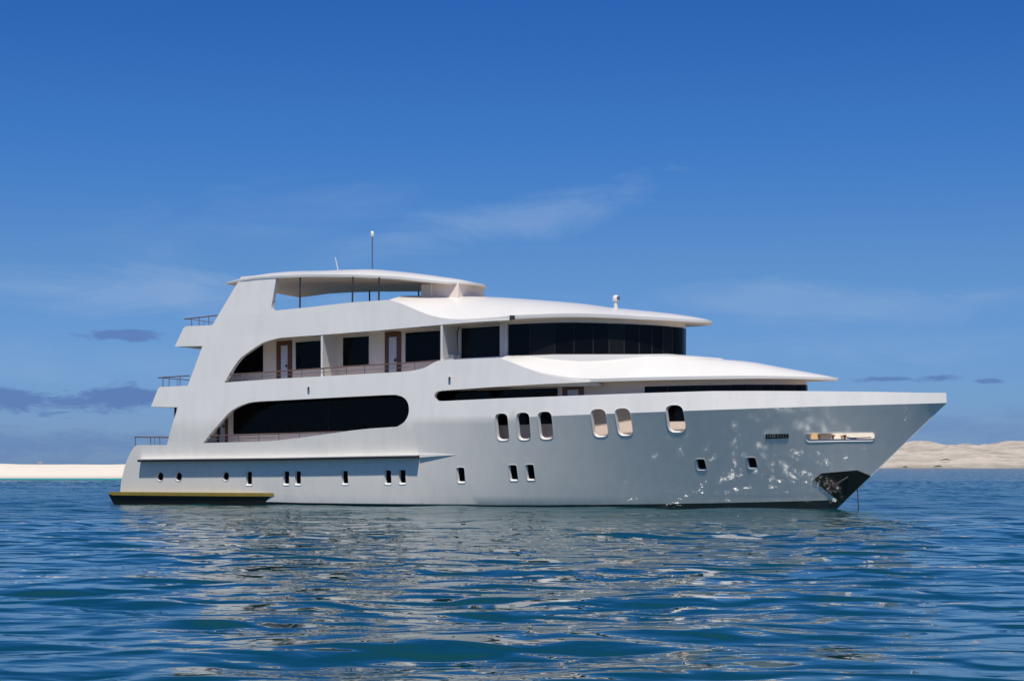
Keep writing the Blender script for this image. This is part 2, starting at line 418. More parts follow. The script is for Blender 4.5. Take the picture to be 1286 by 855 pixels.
small_holes = [H(quad_round(q, .22, 3)) for q in small_px]
round_px = [[(cx + rr * .92 * math.cos(a), cy + rr * 1.15 * math.sin(a)) for a in np.linspace(0, 2 * math.pi, 17)[:-1]] for cx, cy, rr in ((201, 598, 4.9), (224.3, 598, 4.9), (283.4, 597.6, 4.9))]
round_holes = [H(q) for q in round_px]
knuckle = [(x, zk(x)) for x in np.arange(16, LT - .1, .4)] + [(LT, ZT)]
sole = [(x, 0.0) for x in np.arange(2, XS0 - .4, .5)]
TH = .27
sideshell = link('hull_side', sheet('hull_side', outer, big_holes + mid_holes + [slot_hole] + small_holes + round_holes, hb, 0, TH, .42, [knuckle], res=.22, sharp=17), M['hull'])
outer_far = [(x, min(z, 9.4)) for x, z in outer]
sideport = link('hull_side', sheet('hull_side_far', outer_far, big_holes, hb, 0, TH, .6, [knuckle], side=1, res=.4, sharp=17), M['hull'])

# transom and aft end pieces, straight across the beam
rows = []
for (x, z) in resample([(stern[0][0], -.5)] + stern, .25, False):
    w = hb(x, z) - .02; rows.append([(x + .02 + .10 * 0, y, z) for y in np.linspace(-w, w, 9)])
link('transom', grid_mesh('transom', rows, 30), M['hull'])
def cross_slab(name, pxs, t, mat=M['hull']):
    pts = H(pxs); rows = []
    outl = pts + [(x + t, z + .02) for x, z in reversed(pts)]
    for s in np.linspace(-1, 1, 7): rows.append([(x, s * (hb(x, z) - .03), z) for x, z in outl])
    link(name, grid_mesh(name, rows, 25, True), mat)
cross_slab('aft_coaming', [(189.9, 509.8), (199.2, 487.2)], .12)
cross_slab('aft_coaming', [(220, 434.2), (231.2, 411.2)], .12)

# ------------------------------------------------------------------ decks
def deck(name, x0, x1, z, t=.12, inset=TH - .02, wf=None, zz=None, mat=M['deck']):
    xs_ = np.linspace(x0, x1, 30); rows = []
    for x in xs_:
        zc = z if zz is None else zz(x)
        w = (wf(x) if wf else hb(x, zc)) - inset; w = max(w, .05)
        rows.append([(x, -w, zc), (x, w, zc), (x, w, zc - t), (x, -w, zc - t)])
    return link(name, grid_mesh(name, rows, 25, True), mat)
Z1 = hit(260, 556.5, hb)[1] - .35     # main deck
Z2 = hit(283, 480, hb)[1] - .30       # upper deck
deck('main_deck', .9, 37.6, Z1)
x2 = hit(190.5, 510, hb)[0]; x3 = hit(220.6, 434.4, hb)[0]
z2e = hit(200, 510.3, hb)[1] + .14; z3e = hit(230, 434.4, hb)[1] + .14
deck('upper_deck', 5.0, 26, Z2, .14)
deck('upper_deck_overhang', x2 + .02, 5.2, z2e, .14)
z3 = hit(347, 389.8, hb)[1] - .9
deck('fly_deck', 6.2, 17.6, z3, .14)
deck('fly_deck_overhang', x3 + .02, 6.4, z3e, .14)

# ------------------------------------------------------------------ roofs
def sup(x0, x1, W0, n, m):
    def f(x):
        if x <= x0: return W0(x)
        s = min(1., (x - x0) / (x1 - x0)); return max(0.0, W0(x) * (1 - s ** n) ** m)
    return f
def roof(name, x0, x1, Wf, zc, zt, zl, mat, pw=2.0, nx=70, ny=24, flat=None):
    """wing-like roof: centre height zc, edge top zt, edge bottom zl, half width Wf - all functions of x"""
    X_ = [x0 + (x1 - x0) * (1 - (1 - t) ** 1.6) for t in np.linspace(0, 1, nx)]; rows = []
    for x in X_:
        W = max(Wf(x), .004); c, t_, l_ = zc(x), zt(x), zl(x); row = []
        for s in np.linspace(-1, 1, ny):
                if flat:
                    s0 = flat(x); q = max(0., (abs(s) - s0) / (1 - s0)); g = 1 - q ** (1.7 + .7 * (1 - s0 / .66)); row.append((x, s * W, t_ + (c - t_) * g))
                else: row.append((x, s * W, t_ + (c - t_) * (1 - abs(s) ** pw)))
        row.append((x, W * 1.0, (t_ + l_) / 2))
        for s in np.linspace(1, -1, 9): row.append((x, s * W * .997, l_))
        row.append((x, -W, (t_ + l_) / 2)); rows.append(row)
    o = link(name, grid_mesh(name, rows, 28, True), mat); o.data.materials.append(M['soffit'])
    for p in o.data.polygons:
        if p.normal.z < -.6: p.material_index = 1  # downward faces get the bounce light put into their colour
    return o
T1, T2 = 30.45, 36.4
W1 = sup(20.5, T1, lambda x: hb(min(x, 24), 9.9) - .01, 2.2, .55)
W2 = sup(24.5, T2, lambda x: hb(min(x, 25), 7.2) - .01, 1.5, .60)
f1 = lambda x, z: W1(x); f2 = lambda x, z: W2(x)
zero = lambda x, z: 0.0
# near edge heights from the eaves line, centre heights from the ridge line
e1_px = [(402.3, 420.2), (483, 413.9), (552, 407.8), (600, 404.0), (640.5, 400.6), (680, 398.6), (717, 397.7), (761.6, 398.6), (806, 400.8), (840, 402.3), (870, 404)]
e2_px = [(569.5, 489), (620, 485.5), (688, 481.5), (729, 479.7), (806, 477.4), (860, 476.3), (895.7, 475.8), (943.5, 475.2), (985, 475.3), (1020, 476.0)]
zl1 = interp(hits(crom(e1_px, 3), f1) + [(T1, (HOR - 405.3) / (F / ray(896, 400)[1].length / 1) if False else hit(895, 405.4, zero)[1])])
zl2 = interp(hits(crom(e2_px, 3), f2) + [(T2, hit(1053, 477.2, zero)[1])])
zcr1 = interp(hits(crease1_px, hb)); zcr2 = interp(hits(crease2_px, hb))
xc1 = hit(640, 400.6, hb)[0]; xc2 = hit(740, 478.2, hb)[0]
def blend(x, a, b): return max(0., min(1., (x - a) / (b - a)))
def zt1(x):
    th = .17 - .06 * blend(x, 26, T1); base_ = zl1(x) + th
    if x < xc1: return max(zcr1(x), zl1(x) + .02) + (base_ - zl1(x) - .02) * blend(x, xc1 - 3.2, xc1)
    return base_
def zt2(x):
    th = .15 - .05 * blend(x, 32, T2); base_ = zl2(x) + th
    if x < xc2: return max(zcr2(x), zl2(x) + .02) + (base_ - zl2(x) - .02) * blend(x, xc2 - 3.2, xc2)
    return base_
ridge1_px = crom([(488, 375.5), (540, 372.6), (569.5, 372), (610, 373), (658, 375.5), (732, 381.5), (770, 386.6), (820.7, 391.4), (859, 395.8), (885, 400.2), (896, 403.6)], 3)
zc1 = interp(hits(ridge1_px, zero))
x_r1 = hit(488.6, 376.3, hb)[0]
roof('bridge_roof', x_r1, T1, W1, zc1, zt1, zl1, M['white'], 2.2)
ridge2_px = crom([(700, 449), (760, 450), (830, 450.5), (880, 451), (906, 452), (943.5, 454.4), (981.8, 461), (1020, 468), (1042, 472.2), (1054, 475.2)], 3)
zc2 = interp(hits(ridge2_px, zero))
x_r2 = hit(628.7, 449.6, hb)[0]


# soffits over the walkways aft of the wing roofs
deck('upper_soffit', 8.0, x_r1 + .2, 0, .08, zz=lambda x: zl1(x) + .14, mat=M['white'])
deck('main_soffit', 5.0, x_r2 + .2, 0, .08, wf=lambda x: hb(x, 5.4), zz=lambda x: max(zl2(x) + .14, Z2 - .16) if x > 16 else Z2 - .16, mat=M['white'])


def late_roof2():
    zz = lambda x: max(zt2(x) + .02, zc2(x), (zcoam(min(x, 30.5)) - .10) * (1 - blend(x, 30.2, 31.4)) + zc2(x) * blend(x, 30.2, 31.4))
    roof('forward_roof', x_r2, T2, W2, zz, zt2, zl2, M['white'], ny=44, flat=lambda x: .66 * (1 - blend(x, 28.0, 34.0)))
# ------------------------------------------------------------------ deck houses
NM, NU = 34.95, 29.12
fm = sup(23.0, NM, lambda x: 2.75, 2.1, .5); fmz = lambda x, z: fm(x)
xp = hit(633.5, 430, lambda x, z: 2.35)[0]
fp = sup(22.4, NU, lambda x: 2.95, 2.3, .5); fpz = lambda x, z: fp(x)
gp = lambda e: sup(22.4, NU + e, lambda x: 2.95 + e, 2.3, .5); gm = lambda e: sup(23.0, NM + e, lambda x: 2.75 + e, 2.1, .5)
YU = 2.35; fu = lambda x, z: YU
def plan(f, x0, x1, n=40, aft=0):
    X_ = [x0 + (x1 - x0) * (1 - (1 - t) ** 2.2) for t in np.linspace(0, 1, n)]
    st = [(x, -f(x)) for x in X_]; return st + [(x, f(x)) for x in reversed(X_[:-1])]
xa = hit(248, 545, fmz)[0]
prism('main_house_wall', plan(fm, xa, NM), Z1 + .01, lambda x: (zl2(x) + .05) if x > 22 else Z2 - .17, M['wall'])
xua = hit(272, 475, fu)[0]
prism('upper_house_wall', plan(lambda x: YU, xua, xp + .3, 12), Z2 + .01, lambda x: zl1(x) + .12, M['wall'])
prism('bridge_wall', plan(fp, xp, NU), lambda x: zl2(x) + .3, lambda x: zl1(x) + .06, M['wall'])
# raised coaming the bridge stands on
zcoam = interp(hits([(637, 446.3), (696.6, 443.8), (750, 443.4), (794, 443.8), (845, 444.6)], fpz, .18) + [(31.0, hit(903, 450, zero)[1])])
fc_ = sup(23.0, 31.0, lambda x: 3.15, 2.0, .5)
rows = []
for x in [19.6 + (31.0 - 19.6) * (1 - (1 - t) ** 2) for t in np.linspace(0, 1, 40)]:
    W = max(fc_(x), .01); zz_ = zcoam(x); fl = [(W + .10 * t, zz_ - .05 - .5 * t) for t in (1, .5, .1)]
    row = [(x, -a, b_) for a, b_ in fl] + [(x, s * W, zz_ - .06 * abs(s) ** 6) for s in np.linspace(-1, 1, 16)] + [(x, a, b_) for a, b_ in reversed(fl)]
    rows.append(row)
link('bridge_coaming', grid_mesh('bridge_coaming', rows, 35, True), M['white'])

late_roof2()
def pane_on(name, px4, fy, off, th, mat, parent, r=0.03, grid=.6):
    o = link(name, sheet(name, hits(quad_round(px4, r, 2), fy, off), [], fy, off, th, grid, res=.35, sharp=30), mat, parent); return o
def window_on(px4, fy, mat=M['glass'], fr=.05, name='window', fm_=M['white']):
    out = hits(px4, fy, .03); c = np.array(out)
    inner = out; big = growm(out, fr * 1.4)
    w = link(name, sheet(name, big, [inner], fy, .035, .05, .8, res=.5, sharp=30), fm_)
    link('pane', sheet('pane', growm(inner, .004), [], fy, .012, .03, .8, res=.5, sharp=30), mat, w); return w
q4 = lambda x0, x1, t0, t1, b0, b1: [(x0, t0), (x1, t1), (x1, b1), (x0, b0)]
window_on(q4(294, 330.5, 430, 427.5, 470, 467.3), fu)
window_on(q4(371.3, 404, 429.5, 427.2, 463.8, 461.8), fu)
window_on(q4(430.5, 463.3, 423.8, 421.8, 459.8, 457.2), fu)
window_on(q4(509, 552.8, 417.7, 414.7, 454.6, 451.8), fu)
window_on(q4(579.3, 632.5, 411.9, 408.7, 449.6, 446.8), fu, M['glass2'])
def door_on(px4, leaf4, fy):
    o_ = hits(px4, fy, .04); l_ = hits(leaf4, fy, .04)
    d = link('door', sheet('door', l_, [], fy, .02, .04, .8, res=.6, sharp=30), M['door'])
    link('door_frame', sheet('door_frame', o_, [growm(l_, .006)], fy, .05, .09, .8, res=.6, sharp=30), M['wood'], d)
    xm = max(p[0] for p in l_) - .06; zm = sum(p[1] for p in l_) / 4 - .12
    box('handle', (xm - .05, -(fy(xm, zm) + .1), zm), (xm + .03, -(fy(xm, zm) + .02), zm + .12), M['darksteel'], d, .004)
    return d
door_on(q4(347.2, 366.6, 428.3, 427, 480, 480), q4(352.4, 361.2, 433.8, 433.2, 482, 482), fu)
door_on(q4(483.3, 503.6, 416.6, 415.2, 476, 476), q4(488, 498, 423.2, 422.6, 478, 478), fu)
door_on(q4(272.6, 285.8, 500, 500, 560, 560), q4(276.4, 282.6, 505, 505, 562, 562), fmz)
door_on(q4(706.2, 733, 484.9, 483.9, 543, 542), q4(712.5, 726.5, 489.3, 488.7, 545, 544), fmz)
# main deck side glazing
window_on(q4(293.4, 412, 500, 496, 544.7, 541.6), fmz, fr=.01, fm_=M['rubber']); window_on(q4(412.6, 521, 495.9, 492, 541.5, 538.6), fmz, fr=.01, fm_=M['rubber'])
for a, b_ in ((541, 590), (591.4, 645), (646.4, 699.6)):
    tt = lambda x: 491.8 + (x - 541) * (487.4 - 491.8) / 158; bb = lambda x: 535.6 + (x - 541) * (531 - 535.6) / 158
    window_on(q4(a, b_, tt(a), tt(b_), bb(a), bb(b_)), fmz, fr=.02, fm_=M['rubber'])
def curved_block(name, g0, xa, xb, zb, zt, o_out, o_in, mat, parent, side=-1, n=7):
    """a slab that follows the rounded plan of a deck house; g0(off) gives its half width curve"""
    go, gi = g0(o_out), g0(o_in); rows = []
    for x in np.linspace(xa, xb, n):
        yo, yi = go(x), gi(x)
        rows.append([(x, side * yo, zb(x)), (x, side * yo, zt(x)), (x - .01, side * max(yi, .002), zt(x)), (x - .01, side * max(yi, .002), zb(x))])
    return link(name, grid_mesh(name, rows, 30, True), mat, parent)
def pane_run(edges, tt, bb, g0, mats, nose):
    fy = lambda x, z: g0(.02)(x)
    X_ = [hit(u, (tt(u) + bb(u)) / 2, fy)[0] for u in edges]
    T_ = interp([hit(u, tt(u), fy) for u in edges]); B_ = interp([hit(u, bb(u), fy) for u in edges])
    X_ = [x for x in X_ if x < nose - .1] + [nose - .03]
    for side in (-1, 1):
        for i, (a, b_) in enumerate(zip(X_[:-1], X_[1:])):
            if side == 1 and i < len(X_) - 4: continue
            last = i == len(X_) - 2
            gap = min(.02, (b_ - a) * .1)
            e = b_ + (.045 if last else -gap)
            w = curved_block('window', g0, a, b_ + (.03 if last else 0), lambda x: B_(x) - .03, lambda x: T_(x) + .03, .015, -.05, M['rubber'], root, side)
            curved_block('pane', g0, a + gap, e, B_, T_, .03, .0, M[mats[i % len(mats)]], w, side, 14 if last else 7)
L1 = lambda pts: (lambda x: float(np.interp(x, [p[0] for p in pts], [p[1] for p in pts])))
pane_run([638.2, 665, 697, 721, 745, 765, 784, 803, 819, 833, 845, 853, 858.6], L1([(637.5, 408), (688, 405.6), (730, 405.4), (794, 407.4), (830, 409.4), (860.6, 412.4)]),
         L1([(637.5, 445.8), (696.6, 443.5), (794, 443.5), (860.6, 445)]), gp, ['glass', 'glass2', 'glass', 'glass'], NU)
pane_run([809.5, 838, 866, 893, 917, 938, 956, 972, 986, 998, 1007, 1013.5], L1([(809, 485.8), (870, 484.3), (940, 483.2), (1016, 483.5)]),
         L1([(809, 528.5), (860, 527), (940, 527), (1016, 527)]), gm, ['glass', 'glass', 'glass2'], NM)
tube('corner_post', [(hit(635.2, 430, fpz, .06)[0], -(2.95 + .06), zl2(xp) + 1.15), (hit(635.2, 430, fpz, .06)[0], -(2.95 + .06), zl1(xp) + .05)], .075, M['white'])
# bulkheads that divide the side balcony
for u in (404.6, 555.0):
    x = hit(u, 450, hb, -.1)[0]; w = hb(x, 7.5) - .05
    me = grid_mesh('b', [[(x - .05, -w, Z2), (x - .05, -w, zl1(x) + .1), (x - .05, -YU + .05, zl1(x) + .1), (x - .05, -YU + .05, Z2)],
                         [(x + .05, -w, Z2), (x + .05, -w, zl1(x) + .1), (x + .05, -YU + .05, zl1(x) + .1), (x + .05, -YU + .05, Z2)]], 20, True)
    link('balcony_bulkhead', me, M['white'])
# hull windows: glass set back inside the reveal
for h in small_holes: link('hull_window', sheet('hull_window', growm(h, .04), [], hb, -.20, .04, .5, sharp=30), M['glass'])
for h in round_holes:
    link('porthole', sheet('porthole', growm(h, .04), [], hb, -.20, .04, .5, sharp=30), M['glass'])
def reveal(h, kx, kz, dep):
    """splayed rim: full size at the hull surface, smaller (more so at the sill and the after jamb) further in"""
    P = resample(h, .12); c = np.array(P).mean(0); lo, hi = np.array(P).min(0), np.array(P).max(0); rows = []
    for e, k, t in ((.03, 0, .012), (.0, 0, .016), (0, 1, -dep), (.02, 1, -dep - .05), (.03, 0, -.03)):
        Q = growm(P, e); row = []
        for (x, z) in Q:
            fx = (hi[0] - x) / (hi[0] - lo[0]); fz = (hi[1] - z) / (hi[1] - lo[1])
            x2 = x + k * (kx * fx - .012 * (1 - fx)); z2 = z + k * (kz * fz - .015 * (1 - fz))
            row.append((x2, -(hb(x2, z2) + t), z2))
        rows.append(row)
    rows.append(rows[0])
    return grid_mesh('window_rim', rows, 40, False) if False else _ring(rows)
def _ring(rows):
    m = len(rows[0]); V = [p for r_ in rows[:-1] for p in r_]; K = len(rows) - 1; Fc = []
    for i in range(K):
        for j in range(m):
            i2 = (i + 1) % K; Fc.append((i * m + j, i * m + (j + 1) % m, i2 * m + (j + 1) % m, i2 * m + j))
    return mesh_from('window_rim', V, Fc, True, 30)
for h in small_holes: link('window_rim', reveal(h, .07, .075, .10), M['white'])
for h in round_holes: link('window_rim', reveal(h, .06, .05, .08), M['white'])
for h in mid_holes: link('window_rim', reveal(h, .065, .075, .16), M['white'])
link('window_rim', reveal(slot_hole, .10, .12, .16), M['white'])

# ------------------------------------------------------------------ rubbing ledge, fairing, platform, anchor pocket
def ledge(name, px, out, hgt, mat, zoff=0.0):
    P = resample(hits(px, hb), .5, False); rows = []
    for i, (x, z) in enumerate(P):
        o_ = out(i / (len(P) - 1)); b_ = hb(x, z); h_ = hgt(i / (len(P) - 1))
        rows.append([(x, -(b_ - .05), z + zoff), (x, -(b_ + o_), z + zoff), (x, -(b_ + o_), z + zoff - h_), (x, -(b_ - .05), z + zoff - h_ * 1.0)])
    return link(name, grid_mesh(name, rows, 20, True), mat)
ledge('rubbing_ledge', [(177, 576.8), (350, 575), (527, 571.7)], lambda t: .31, lambda t: .05, M['white'], .05)
ledge('rubbing_strip', [(177, 576.8), (350, 575), (527, 571.7)], lambda t: .32, lambda t: .11, M['rubber'])
ledge('ledge_fairing', [(527.9, 571.6), (548, 571.2), (574, 571.6)], lambda t: .09 * (1 - t) + .005, lambda t: .12 * (1 - t) + .02, M['white'], .05)
def platform():
    xa_, xb_ = -.32, hit(343, 619, hb, .1)[0]; top = hit(200, 617.6, hb, .45)[1]
    def outl(x, e): return (hb(max(x, .2), .4) + .45 * (1 - blend(x, xb_ - 2.5, xb_)) + e)
    def rowz(z0, z1, e0, e1, x0):
        rows = []
        for i, x in enumerate(np.linspace(x0, xb_, 26)):
            rows.append([(x, -outl(x, e0), z0), (x, outl(x, e0), z0), (x + (.3 if i == 0 else 0), outl(x, e1), z1), (x + (.3 if i == 0 else 0), -outl(x, e1), z1)])
        return rows
    o1 = link('stern_platform', grid_mesh('stern_platform', rowz(top - .13, -.3, -.02, -.28, xa_ + .05), 20, True), M['black'])
    link('platform_fender', grid_mesh('platform_fender', rowz(top, top - .17, .02, .01, xa_), 20, True), M['olive'], o1)
platform()
ap = H([(1052, 627.5), (1021, 602.4), (1031.5, 593.8), (1058, 591.4), (1076.8, 590)])
zt_ = hit(1076.8, 590, hb)[1] - .25; ap += [(xs(zt_) - .03, zt_)] + [(xs(z) - .03, z) for z in np.linspace(zt_ - .2, .42, 5)]
link('anchor_pocket', sheet('anchor_pocket', ap, [], hb, .025, .05, .3, res=.2, sharp=30), M['anchorplate'])
link('anchor_pocket', sheet('anchor_pocket_far', ap, [], hb, .025, .05, .3, res=.2, sharp=30, side=1), M['anchorplate'])
# anchor: shank and flukes folded in the pocket
ax, az_ = hit(1050, 608, hb); ab = hb(ax, az_)
an = tube('anchor', [(ax - .15, -(ab + .05), az_ - .1), (ax + .55, -(hb(ax + .55, az_ + .35) + .07), az_ + .35)], .05, M['chain'])
tube('fluke', [(ax - .15, -(ab + .06), az_ - .1), (ax - .35, -(hb(ax - .35, az_ + .2) + .06), az_ + .25)], [.06, .02], M['chain'], an)
tube('fluke', [(ax - .15, -(ab + .06), az_ - .1), (ax + .15, -(hb(ax + .15, az_ - .35) + .06), az_ - .38)], [.06, .02], M['chain'], an)
# anchor chain hanging to the water
cx_, cz_ = 37.35, 1.0
o, d = ray(1078, 640); t = -o.y / d.y; cxx = o.x + d.x * t
tube('anchor_chain', [(cxx - .05, 0, xs(0) * 0 + (cxx - XS0) / (LT - XS0) * ZT + .02), (cxx - .02, 0, .5), (cxx + .03, -.02, -.3)], .028, M['chain'])
# small dark maker's plate on the bow
nm = link('name_plate', sheet('name_plate', H([(961.5, 544.8), (990.5, 544.4), (990.5, 549.6), (961.5, 550.6)]), [], hb, .02, .03, .3, sharp=30), M['black'])
for u in (963.6, 966.4, 969.4, 972.2, 976.4, 979.6, 983, 986.6):
    link('plate_letter', sheet('plate_letter', H([(u, 546), (u + 1.3, 546), (u + 1.5, 548.8), (u + .2, 548.8)]), [], hb, .028, .02, .3, sharp=30), M['steel'], nm)

# ------------------------------------------------------------------ fly bridge
FA, FB = hit(282.5, 355, hb, -.0)[0], hit(606.5, 358, zero)[0]
WF = sup(FB - 7.5, FB, lambda x: hb(min(x, 18), 11) + .03, 2.2, .5)
def WFf(x): return WF(x) * (1 - .04 * (1 - blend(x, FA, FA + 1.2)) ** 2)
ffz = lambda x, z: WF(x)
zlf = interp(hits([(284.4, 356), (299, 353.5), (320, 350.5), (346.2, 348.8), (390, 347.5), (442.6, 347.8), (500, 350.2), (529, 353), (560, 356)], ffz) + [(FB, hit(606, 358.6, zero)[1])])
ztf = lambda x: zlf(x) + .13 - .05 * blend(x, FB - 3, FB) - .05 * (1 - blend(x, FA, FA + 1.5))
sil_ = hits(crom([(284.4, 354), (296, 346.9), (321.8, 341), (350.6, 336.9), (390.8, 336.5), (415, 336.9)], 3), lambda x, z: 3.3)
zcf = interp(hits([(470, 340.2), (500, 342.2), (557.7, 348.2), (586.5, 352.4), (600, 355.5)], zero) + [(FB, hit(606, 357.7, zero)[1])]
             + [(x, ztf(x) + max(.02, (z - ztf(x)) / .93)) for x, z in sil_ if x > FA])
zcs = lambda x: max(ztf(x) + .01, sum(zcf(min(FB, max(FA, x + e))) for e in np.linspace(-1.2, 1.2, 9)) / 9 if FA + .6 < x < FB - 1.5 else zcf(x))
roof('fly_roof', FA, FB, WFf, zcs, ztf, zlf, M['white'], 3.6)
for u, v0 in ((376.6, 386.5), (442.6, 379.5), (475.7, 377.5)):
    for sd in (-1, 1):
        x, z = hit(u, v0, hb, -.08); y = hb(x, z) - .08
        tube('roof_post', [(x, sd * y, z - .05), (x, sd * (y - .05), zlf(x) + .02)], .045, M['darksteel'])
xh0, xh1 = hit(528.5, 365, lambda x, z: 1.7)[0], hit(575.5, 365, lambda x, z: 1.7)[0]
box('stair_house', (xh0, -1.7, z3), (xh1, 1.7, zlf((xh0 + xh1) / 2) + .04), M['wall'], bev=.04)
x, z = hit(542, 372, lambda x, z: 2.0); tube('roof_post', [(x, -2.0, z - .5), (x, -2.0, zlf(x) + .02)], .03, M['white'])
# mast, aerial, small fittings
def at_y(u, v, y): o, d = ray(u, v); t = (y - o.y) / d.y; return o + d * t
m0, m1 = at_y(467.6, 341, -.3), at_y(467.6, 297, -.3)
mast = tube('mast', [m0 - Vector((0, 0, .2)), m1], .035, M['steel'])
lathe('mast_light', [(.03, -.05), (.07, -.02), (.09, .05), (.09, .14), (.06, .22), (.02, .25)], m1 + Vector((0, 0, .04)), M['white'], mast)
a0, a1 = at_y(425.5, 339.5, -.5), at_y(421, 323, -.5)
tube('aerial', [a0 - Vector((0, 0, .15)), a1], [.025, .02], M['white'])
g0 = at_y(489, 343, -1.0); box('deck_fitting', g0 - Vector((.1, .05, .05)), g0 + Vector((.12, .05, .07)), M['darksteel'])
c0 = at_y(773.5, 387, -.4)
sc_ = lathe('camera_mast', [(.10, -.2), (.10, .25), (.075, .28), (.075, .34)], c0, M['white'])
lathe('camera_dome', [(.02, .33), (.15, .35), (.17, .42), (.17, .52), (.13, .60), (.05, .64)], c0, M['white'], sc_)
box('camera_lens', c0 + Vector((.10, -.17, .38)), c0 + Vector((.22, -.05, .56)), M['steel'], sc_, .01)
x, z = hit(643.5, 398.5, f1, .02); box('eave_lamp', (x - .12, -(W1(x) + .10), z - .1), (x + .12, -(W1(x) - .02), z + .1), M['darksteel'])
for u, v in ((388, 488.2), (565, 475.8)):
    x, z = hit(u, v, hb); l0 = box('side_lamp', (x - .05, -(hb(x, z) + .09), z - .09), (x + .05, -(hb(x, z) - .02), z + .09), M['silver'])
    box('lamp_hood', (x + .0, -(hb(x, z) + .12), z - .05), (x + .07, -(hb(x, z) + .085), z + .11), M['darksteel'], l0, .004)
# air conditioner and box on the balcony beside the second bulkhead
for u0, u1, v0, v1, y in ((557.5, 561.5, 445.5, 451.5, 3.3), (562.5, 569.5, 444.8, 451.5, 3.2), (572, 576, 445.5, 451, 2.8)):
    p, q = at_y(u0, v1, -y), at_y(u1, v0, -y)
    box('deck_locker', (p.x, -y, p.z - .5), (q.x, -y + .3, q.z), M['white'])
xq = hit(577.3, 430, fu, .1)[0]
tube('drain_pipe', [(xq, -2.45, zl1(xq) + .02), (xq - .12, -2.46, zl1(xq) - .25), (xq - .12, -2.46, Z2)], .03, M['darksteel'])

# ------------------------------------------------------------------ railings
def railing(top_px, posts, inset=-.08, fy=hb, rt=.03, mids=(.5,), base=None, r2=.022):
    T = hits(top_px, fy, inset); pt = lambda x, z: (x, -(fy(x, z) + inset), z)
    rl = tube('railing', [pt(x, z) for x, z in resample(T, .6, False)], rt, M['toprail'])
    zt_ = interp(T)
    for u, v in posts:
        x, zb = hit(u, v, fy, inset); tube('rail_post', [pt(x, zb - .05), pt(x, zt_(x))], r2, M['steel'], rl)
    return rl, T, pt
railing([(169, 548.3), (214, 548.6)], [(170.2, 558), (189.4, 558), (201, 558)])
railing([(198.8, 474), (238, 471.4)], [(204.6, 485), (212.3, 484.6), (226, 484.4)])
railing([(231.6, 400.4), (274, 395.6)], [(240.6, 408.6), (250, 408.4), (262, 408.2)])
for pxs in ([(172, 549.5), (214, 550)], [(200.5, 475.8), (238, 474.9)], [(235, 401.6), (272, 400)]):   # the far rails
    a, b_ = hit(*pxs[0], hb, -.08), hit(*pxs[1], hb, -.08); k = hb(a[0], a[1]) - .08
    z = [hit(169, 548.3, hb)[1], hit(198.8, 474, hb)[1], hit(231.6, 400.4, hb)[1]][[(172, 549.5), (200.5, 475.8), (235, 401.6)].index(pxs[0])]
    r_ = tube('railing', [(a[0] + .1, k, z), (b_[0] + .5, k, z)], .02, M['steel'])
    tube('railing', [(a[0] + .1, -k, z), (a[0] + .1, k, z)], .02, M['steel'])
    for yy in (-2.4, -.8, .8, 2.4, k): tube('rail_post', [(a[0] + .1, yy, z - .55), (a[0] + .1, yy, z)], .014, M['steel'], r_)
r, T, pt = railing([(286.5, 470.2), (330.6, 467.2), (403, 462.3), (431, 460.0), (503, 456), (552, 452.2)],
                   [(303.8, 478.5), (329, 476.6), (379, 473.6), (406.8, 471.8), (435, 470.5), (458, 469.2), (483, 468), (521, 464.5)])
tube('mid_rail', [pt(x, z) for x, z in resample(hits([(284, 475), (403, 467.2), (515, 460.6)], hb, -.08), .6, False)], .012, M['steel'], r)
r, T, pt = railing([(259.5, 547), (324, 545.2), (402, 542.3), (430, 541.5)], [(276.4, 555), (300, 554.8), (325.3, 554), (350.5, 552.2), (376, 549.2), (402, 545.8)])
tube('mid_rail', [pt(x, z) for x, z in resample(hits([(257, 551.2), (345, 549)], hb, -.08), .6, False)], .012, M['steel'], r)
x, z = hit(220.3, 515, lambda x, z: 2.9); tube('deck_post', [(x, -2.9, 2.7), (x, -2.9, z2e)], .06, M['darksteel'])
r_ = tube('railing', [at_y(343, 378, -3.3), at_y(347, 379, -2.0)], .02, M['steel'])

# ------------------------------------------------------------------ fore deck fittings seen through the hawse slot
def on_deck(u, y): o, d = ray(u, 550); t = (y - o.y) / d.y; return o.x + d.x * t
x = on_deck(1021, .2); box('canvas_locker', (x - .15, .3, Z1), (x + .15, .7, Z1 + .95), M['beigepad'], bev=.05)
x = on_deck(1029, -.2); w_ = lathe('mooring_bitt', [(.06, 0), (.05, .05), (.05, .55), (.08, .60), (.08, .66)], (x, -.2, Z1), M['rust'])
x = on_deck(1046, 0.0); wc = lathe('windlass', [(.16, 0), (.16, .30), (.08, .38), (.05, .50), (.05, .58), (.10, .62), (.10, .67)], (x, 0, Z1), M['rust'])
lathe('windlass_drum', [(.12, 0), (.08, .08), (.07, .4), (.08, .56), (.11, .64)], (x + .4, .25, Z1), M['beigepad'], wc)
x = on_deck(1061, -.2); lathe('mooring_bitt', [(.06, 0), (.05, .05), (.05, .55), (.08, .60), (.08, .66)], (x, -.2, Z1), M['rust'])
xa_, xb_ = on_deck(1063, -.5), on_deck(1076, -.5)
zr = at_y(1070, 549.6, -.5).z
tube('mooring_rope', [(xa_, -.5, zr + .03), ((xa_ + xb_) / 2, -.5, zr - .01), (xb_, -.5, zr)], .032, M['blue'])
xa2, xb2 = on_deck(1076, -.4), on_deck(1094, -.2)
tube('mooring_rope', [(xa2, -.4, zr), (xb2, -.2, zr + .03)], .022, M['rust'])

